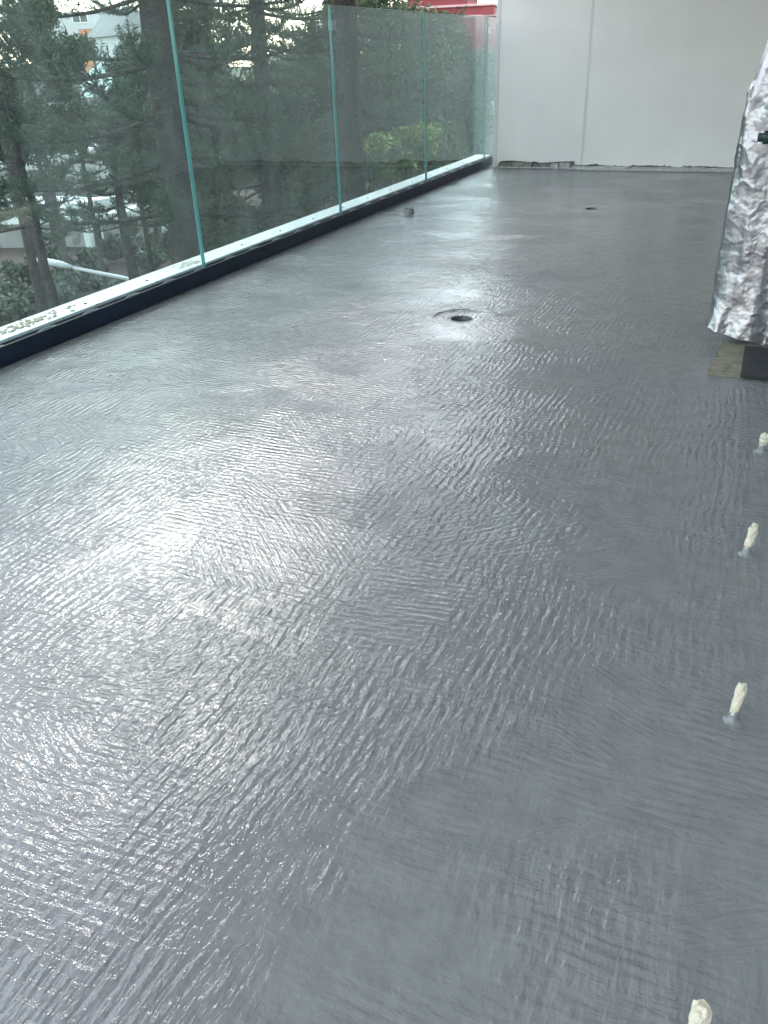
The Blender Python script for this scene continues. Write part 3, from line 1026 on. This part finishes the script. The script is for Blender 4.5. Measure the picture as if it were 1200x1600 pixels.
# ---- houses
M_wallg = mat('house_wall_grey', (0.26, 0.26, 0.25), 0.85, 0.2, noise=(0.8, 0.15), spots=(0.9, 0.6, (0.18, 0.17, 0.15)))
M_wallw = mat('house_wall_white', (0.50, 0.51, 0.50), 0.8, 0.2, noise=(0.5, 0.05))
M_fascia = mat('pale_fascia', (0.58, 0.62, 0.60), 0.6, 0.3, noise=(1.0, 0.06))
M_roofg = mat('pale_green_metal_roof', (0.42, 0.54, 0.50), 0.5, 0.4, noise=(0.6, 0.08))
M_roofd = mat('weathered_grey_roof', (0.27, 0.28, 0.27), 0.6, 0.4, noise=(0.7, 0.15))
M_orange = mat('terracotta_render', (0.55, 0.27, 0.16), 0.8, 0.2)
M_red = mat('red_render', (0.20, 0.045, 0.05), 0.75, 0.3, noise=(0.8, 0.1))
M_redlt = mat('pink_trim', (0.40, 0.27, 0.27), 0.7, 0.3)
M_wing = mat('window_glass_far', (0.03, 0.04, 0.05), 0.08, 0.6)


def local(o_, az):
    """frame with u along azimuth az (from +Y) on the ground"""
    return math.pi / 2 - az


def house(name, p, rz, wx, dy, h, m, label, cat='house', roof=None, roofm=None, rh=1.0, wins=(), ov=.35, group=None):
    """p = base centre of front face; local +x along the front, +y away; walls, roof, windows as parts"""
    t = thing(name, (p[0], p[1], GZ), label, cat, group, rz)
    bm = bmesh.new()
    box(bm, -wx / 2, wx / 2, 0, dy, 0, h)
    obj('wall', bm, m, t)
    if roof == 'gable':
        bm = bmesh.new()
        x0, x1, y0, y1 = -wx / 2 - ov, wx / 2 + ov, -ov, dy + ov
        z0 = h + .004
        for (xa, xb, za, zb) in ((x0, 0, z0, z0 + rh), (0, x1, z0 + rh, z0)):
            n_ = 7
            f = bm.faces.new([bm.verts.new(v) for v in ((xa, y0, za), (xb, y0, zb), (xb, y1, zb), (xa, y1, za))])
        f = bm.faces.new([bm.verts.new(v) for v in ((x0, y0, z0), (x1, y0, z0), (0, y0, z0 + rh))])
        f = bm.faces.new([bm.verts.new(v) for v in ((x1, y1, z0), (x0, y1, z0), (0, y1, z0 + rh))])
        ro = obj('roof', bm, roofm, t)
        bm = bmesh.new()
        k = y0 + .1
        while k < y1:
            for (xa, xb, za, zb) in ((x0, 0, z0, z0 + rh), (0, x1, z0 + rh, z0)):
                tube(bm, [(xa, k, za + .02), (xb, k, zb + .02)], .035, 4)
            k += .45
        tag(obj('roof_ribs', bm, roofm, t), kind='stuff')
    elif roof == 'hip':
        bm = bmesh.new()
        x0, x1, y0, y1 = -wx / 2 - ov, wx / 2 + ov, -ov, dy + ov
        z0 = h + .004
        c4 = [bm.verts.new(v) for v in ((x0, y0, z0), (x1, y0, z0), (x1, y1, z0), (x0, y1, z0))]
        i_ = min(wx, dy) * .5
        r_ = [bm.verts.new((-wx / 2 + i_ - .01, dy / 2, z0 + rh)), bm.verts.new((wx / 2 - i_ + .01, dy / 2, z0 + rh))]
        bm.faces.new((c4[0], c4[1], r_[1], r_[0])); bm.faces.new((c4[2], c4[3], r_[0], r_[1]))
        bm.faces.new((c4[1], c4[2], r_[1])); bm.faces.new((c4[3], c4[0], r_[0])); bm.faces.new(c4[::-1])
        obj('roof', bm, roofm, t)
        bm = bmesh.new()
        n_ = int((x1 - x0) / .5)
        for k in range(n_ + 1):
            x = x0 + (x1 - x0) * k / n_
            f = 1.0 if -wx / 2 + i_ <= x <= wx / 2 - i_ else max(0.05, 1 - ((-wx / 2 + i_ - x) if x < 0 else (x - wx / 2 + i_)) / (i_ + ov))
            tube(bm, [(x, y0, z0 + .02), (x, y0 + (dy / 2 - y0) * f, z0 + rh * f + .02)], .035, 4)
        tag(obj('roof_ribs', bm, roofm, t), kind='stuff')
    elif roof == 'flat':
        bm = bmesh.new()
        box(bm, -wx / 2 - ov, wx / 2 + ov, -ov, dy + ov, h + .003, h + .003 + rh, bevel=.02)
        obj('roof', bm, roofm, t)
    for (x, z, ww, wh) in wins:
        bm = bmesh.new()
        for (a, b, c, d) in ((x - ww / 2, x + ww / 2, z, z + .08), (x - ww / 2, x + ww / 2, z + wh - .08, z + wh), (x - ww / 2, x - ww / 2 + .08, z + .081, z + wh - .081), (x + ww / 2 - .08, x + ww / 2, z + .081, z + wh - .081), (x - .03, x + .03, z + .081, z + wh - .081)):
            box(bm, a, b, -.05, -.003, c, d)
        wf = obj('window', bm, M_white2, t)
        bm = bmesh.new()
        box(bm, x - ww / 2 + .081, x + ww / 2 - .081, -.03, -.004, z + .081, z + wh - .081)
        obj('pane', bm, M_wing, wf)
    return t


def hp(px, py, d):
    p = at(px, py, d); return p


# frontal azimuth of a direction (local -y faces the balcony)
def face(p, turn=0):
    return math.atan2(p[0], p[1]) * -1 + turn


# near flat-roofed house with portico
p = at(60, 330, 50); top_z = at(60, 338, 50)[2] - GZ
th = house('flat_roofed_house', p, face(p, R(-28)), 9, 6, top_z - .35, M_wallg, 'low flat roofed grey house with pale fascia at lower left', roof='flat', roofm=M_fascia, rh=.5,
           wins=((-2.6, 1.2, 1.2, 1.1), (0.2, 1.2, 1.2, 1.1), (2.9, .1, .9, 2.1)))
A = at(108, 322, 45); B = at(250, 297, 49)
po = thing('garden_portico', (A.x, A.y, GZ), 'pale beam portico with two square posts in front of a reddish brown garden', 'portico')
bm = bmesh.new()
zt = (A.z + B.z) / 2 - GZ
d = Vector((B.x - A.x, B.y - A.y, 0)); Ln = d.length; ra = math.atan2(d.y, d.x)
box(bm, -.3, Ln + .2, -.9, .0, A.z - GZ - .35, A.z - GZ + .2, bevel=.02)
for v in bm.verts:
    v.co.z += (B.z - A.z) * (v.co.x / Ln)
bmesh.ops.rotate(bm, verts=bm.verts, cent=(0, 0, 0), matrix=Matrix.Rotation(ra, 3, 'Z'))
obj('beam', bm, M_fascia, po)
for f in (.11, .97):
    bm = bmesh.new()
    box(bm, Ln * f - .24, Ln * f + .24, -.55, -.1, .009, A.z - GZ - .352 + (B.z - A.z) * f, bevel=.01)
    bmesh.ops.rotate(bm, verts=bm.verts, cent=(0, 0, 0), matrix=Matrix.Rotation(ra, 3, 'Z'))
    obj('post', bm, M_fascia, po)
p = at(172, 270, 56)
house('rendered_house', p, face(p, R(-18)), 5.2, 6, at(172, 246, 56)[2] - GZ, M_wallg, 'stained grey rendered house wall with a thin roof edge above the portico', roof='flat', roofm=M_roofd, rh=.25, ov=.2,
      wins=((1.9, 3.2, .8, 1.2),))
p = at(85, 240, 62)
house('ribbed_roof_house', p, face(p, R(12)), 5.5, 5, at(85, 262, 62)[2] - GZ, M_wallg, 'house with a pale ribbed roof half hidden by pine branches at left', roof='hip', roofm=M_roofd, rh=2.0)
p = at(137, 150, 88)
house('green_roof_house', p, face(p, R(-30)), 5.6, 5.6, at(137, 152, 88)[2] - GZ, M_wallw, 'small house with a pale green pointed metal roof', roof='hip', roofm=M_roofg, rh=2.6, wins=((0, 3.4, 1.6, 1),))
p = at(122, 55, 105)
t = house('white_house', p, face(p, R(-12)), 5.6, 8, at(122, 22, 105)[2] - GZ, M_wallw, 'bright white tall house seen through the branches at top left', roof='flat', roofm=M_wallw, rh=.2, ov=.05,
          wins=((0.5, at(122, 36, 105)[2] - GZ, 1.6, 1.0),))
p = at(139, 55, 100)
house('terracotta_house', p, face(p, R(-12)), 1.9, 4, at(139, 45, 100)[2] - GZ, M_orange, 'terracotta coloured house block in front of the bright white house', roof='flat', roofm=M_wallw, rh=.15, ov=.05)
p = at(215, 60, 90)
house('gabled_white_house', p, face(p, R(25)), 3.8, 6, at(215, 55, 90)[2] - GZ, M_wallw, 'white gabled house just left of the large pine trunk', roof='gable', roofm=M_roofd, rh=2.2, wins=((-.6, at(215, 68, 90)[2] - GZ, .7, .7),))
p = at(50, 130, 75)
house('long_grey_house', p, face(p, R(-5)), 6.5, 6, at(50, 108, 75)[2] - GZ, M_wallg, 'long grey house with a thin white roof edge at the left', roof='flat', roofm=M_fascia, rh=.15, wins=((-1.4, 5, 1.4, 1.2), (1.5, 5, 1.2, 1.2)))
p = at(482, 110, 62)
t = house('grey_gabled_building', p, face(p, R(10)), 3.4, 6, at(482, 92, 62)[2] - GZ, M_wallg, 'grey building behind the second panel', roof='flat', roofm=M_roofd, rh=.3)
p = at(512, 105, 60)
house('white_tower_house', p, face(p, 0), 1.1, 3, at(512, 86, 60)[2] - GZ, M_wallw, 'narrow bright white house front beside the second glass joint', roof='flat', roofm=M_roofd, rh=.3, wins=((0, at(512, 112, 60)[2] - GZ, .7, .6),))
# red building
p = at(700, 15, 58)
t = house('red_building', p, face(p, R(-8)), 5.3, 8, at(700, 12, 58)[2] - GZ, M_red, 'red rendered building rising above the top edge of the glass', roof='flat', roofm=M_redlt, rh=.12, ov=.15,
          wins=((-1.4, 5.2, 1.1, 1.4), (1.2, 5.2, 1.1, 1.4)))
bm = bmesh.new()
box(bm, -2.6, 1.0, 1.0, 7.0, at(700, 12, 58)[2] - GZ + .125, at(700, -6, 58)[2] - GZ + .1)
obj('upper_storey', bm, M_red, t)
bm = bmesh.new()
box(bm, -2.9, 1.3, .7, 7.3, at(700, -6, 58)[2] - GZ + .103, at(700, -6, 58)[2] - GZ + .25)
obj('upper_roof', bm, M_redlt, t)
p = at(764, 15, 50)
t = house('pink_building', p, face(p, R(-5)), 2.6, 6, at(764, 26, 50)[2] - GZ, M_red, 'narrow red and white building between the fourth panel and the white wall', 'building', roof='flat', roofm=M_redlt, rh=.1, ov=.05)
bm = bmesh.new()
box(bm, -.32, .28, -.1, .6, at(764, 26, 50)[2] - GZ + .105, at(764, 11, 50)[2] - GZ)
obj('chimney', bm, M_red, t)
for (pa, pb) in ((135, 174), (176, 222)):
    z1, z0 = at(764, pa, 50)[2] - GZ, at(764, pb, 50)[2] - GZ
    bm = bmesh.new()
    box(bm, -1.2, 1.2, -.12, -.003, z0, z1)
    bd = obj('white_bay', bm, M_wallw, t)
    for k in (-.75, 0, .75):
        bm = bmesh.new()
        box(bm, k - .18, k + .18, -.16, -.122, z0 + .2, z1 - .25)
        obj('window', bm, M_wing, t)

# ---- street lamp
A = at(84, 412, 17.5); B = at(226, 441, 17.5)
t = thing('street_lamp', (B.x, B.y, GZ), 'grey street lamp with a long arm reaching left low in the first panel', 'street lamp')
M_lamp = mat('galvanised_steel', (0.6, 0.63, 0.65), 0.45, 0.5, metal=.3, noise=(3, .08))
a_ = A - Vector((B.x, B.y, GZ)); b_ = B - Vector((B.x, B.y, GZ))
dirn = (b_ - a_).normalized()
ext = b_ + dirn * 1.2 + Vector((0, 0, -.05))
bm = bmesh.new()
tube(bm, [a_ + dirn * .25, b_, ext, ext + dirn * .25 + Vector((0, 0, -.2))], [.030, .040, .05, .055], 10)
obj('arm', bm, M_lamp, t, True)
bm = bmesh.new()
px_ = ext + dirn * .25
tube(bm, [(px_.x, px_.y, .01), (px_.x, px_.y, px_.z - .15)], [.10, .058], 12)
obj('pole', bm, M_lamp, t, True)
bm = bmesh.new()
hd_ = [(-.30, .05, .045), (-.20, .10, .07), (0, .13, .085), (.18, .12, .08), (.27, .07, .06), (.33, .045, .045)]
rings = []
side = Vector((-dirn.y, dirn.x, 0)).normalized()
for (u, hw, hh) in hd_:
    c0 = a_ + dirn * (u)
    rings.append([bm.verts.new(c0 + side * (math.cos(k * math.pi / 6) * hw) + Vector((0, 0, 1)) * (math.sin(k * math.pi / 6) * hh * (1 if k < 6 else .55))) for k in range(12)])
for a, b in zip(rings, rings[1:]):
    for k in range(12): bm.faces.new((a[k], a[(k + 1) % 12], b[(k + 1) % 12], b[k]))
bm.faces.new(rings[0]); bm.faces.new(rings[-1])
bmesh.ops.recalc_face_normals(bm, faces=bm.faces[:])
obj('lamp_head', bm, M_lamp, t, True)
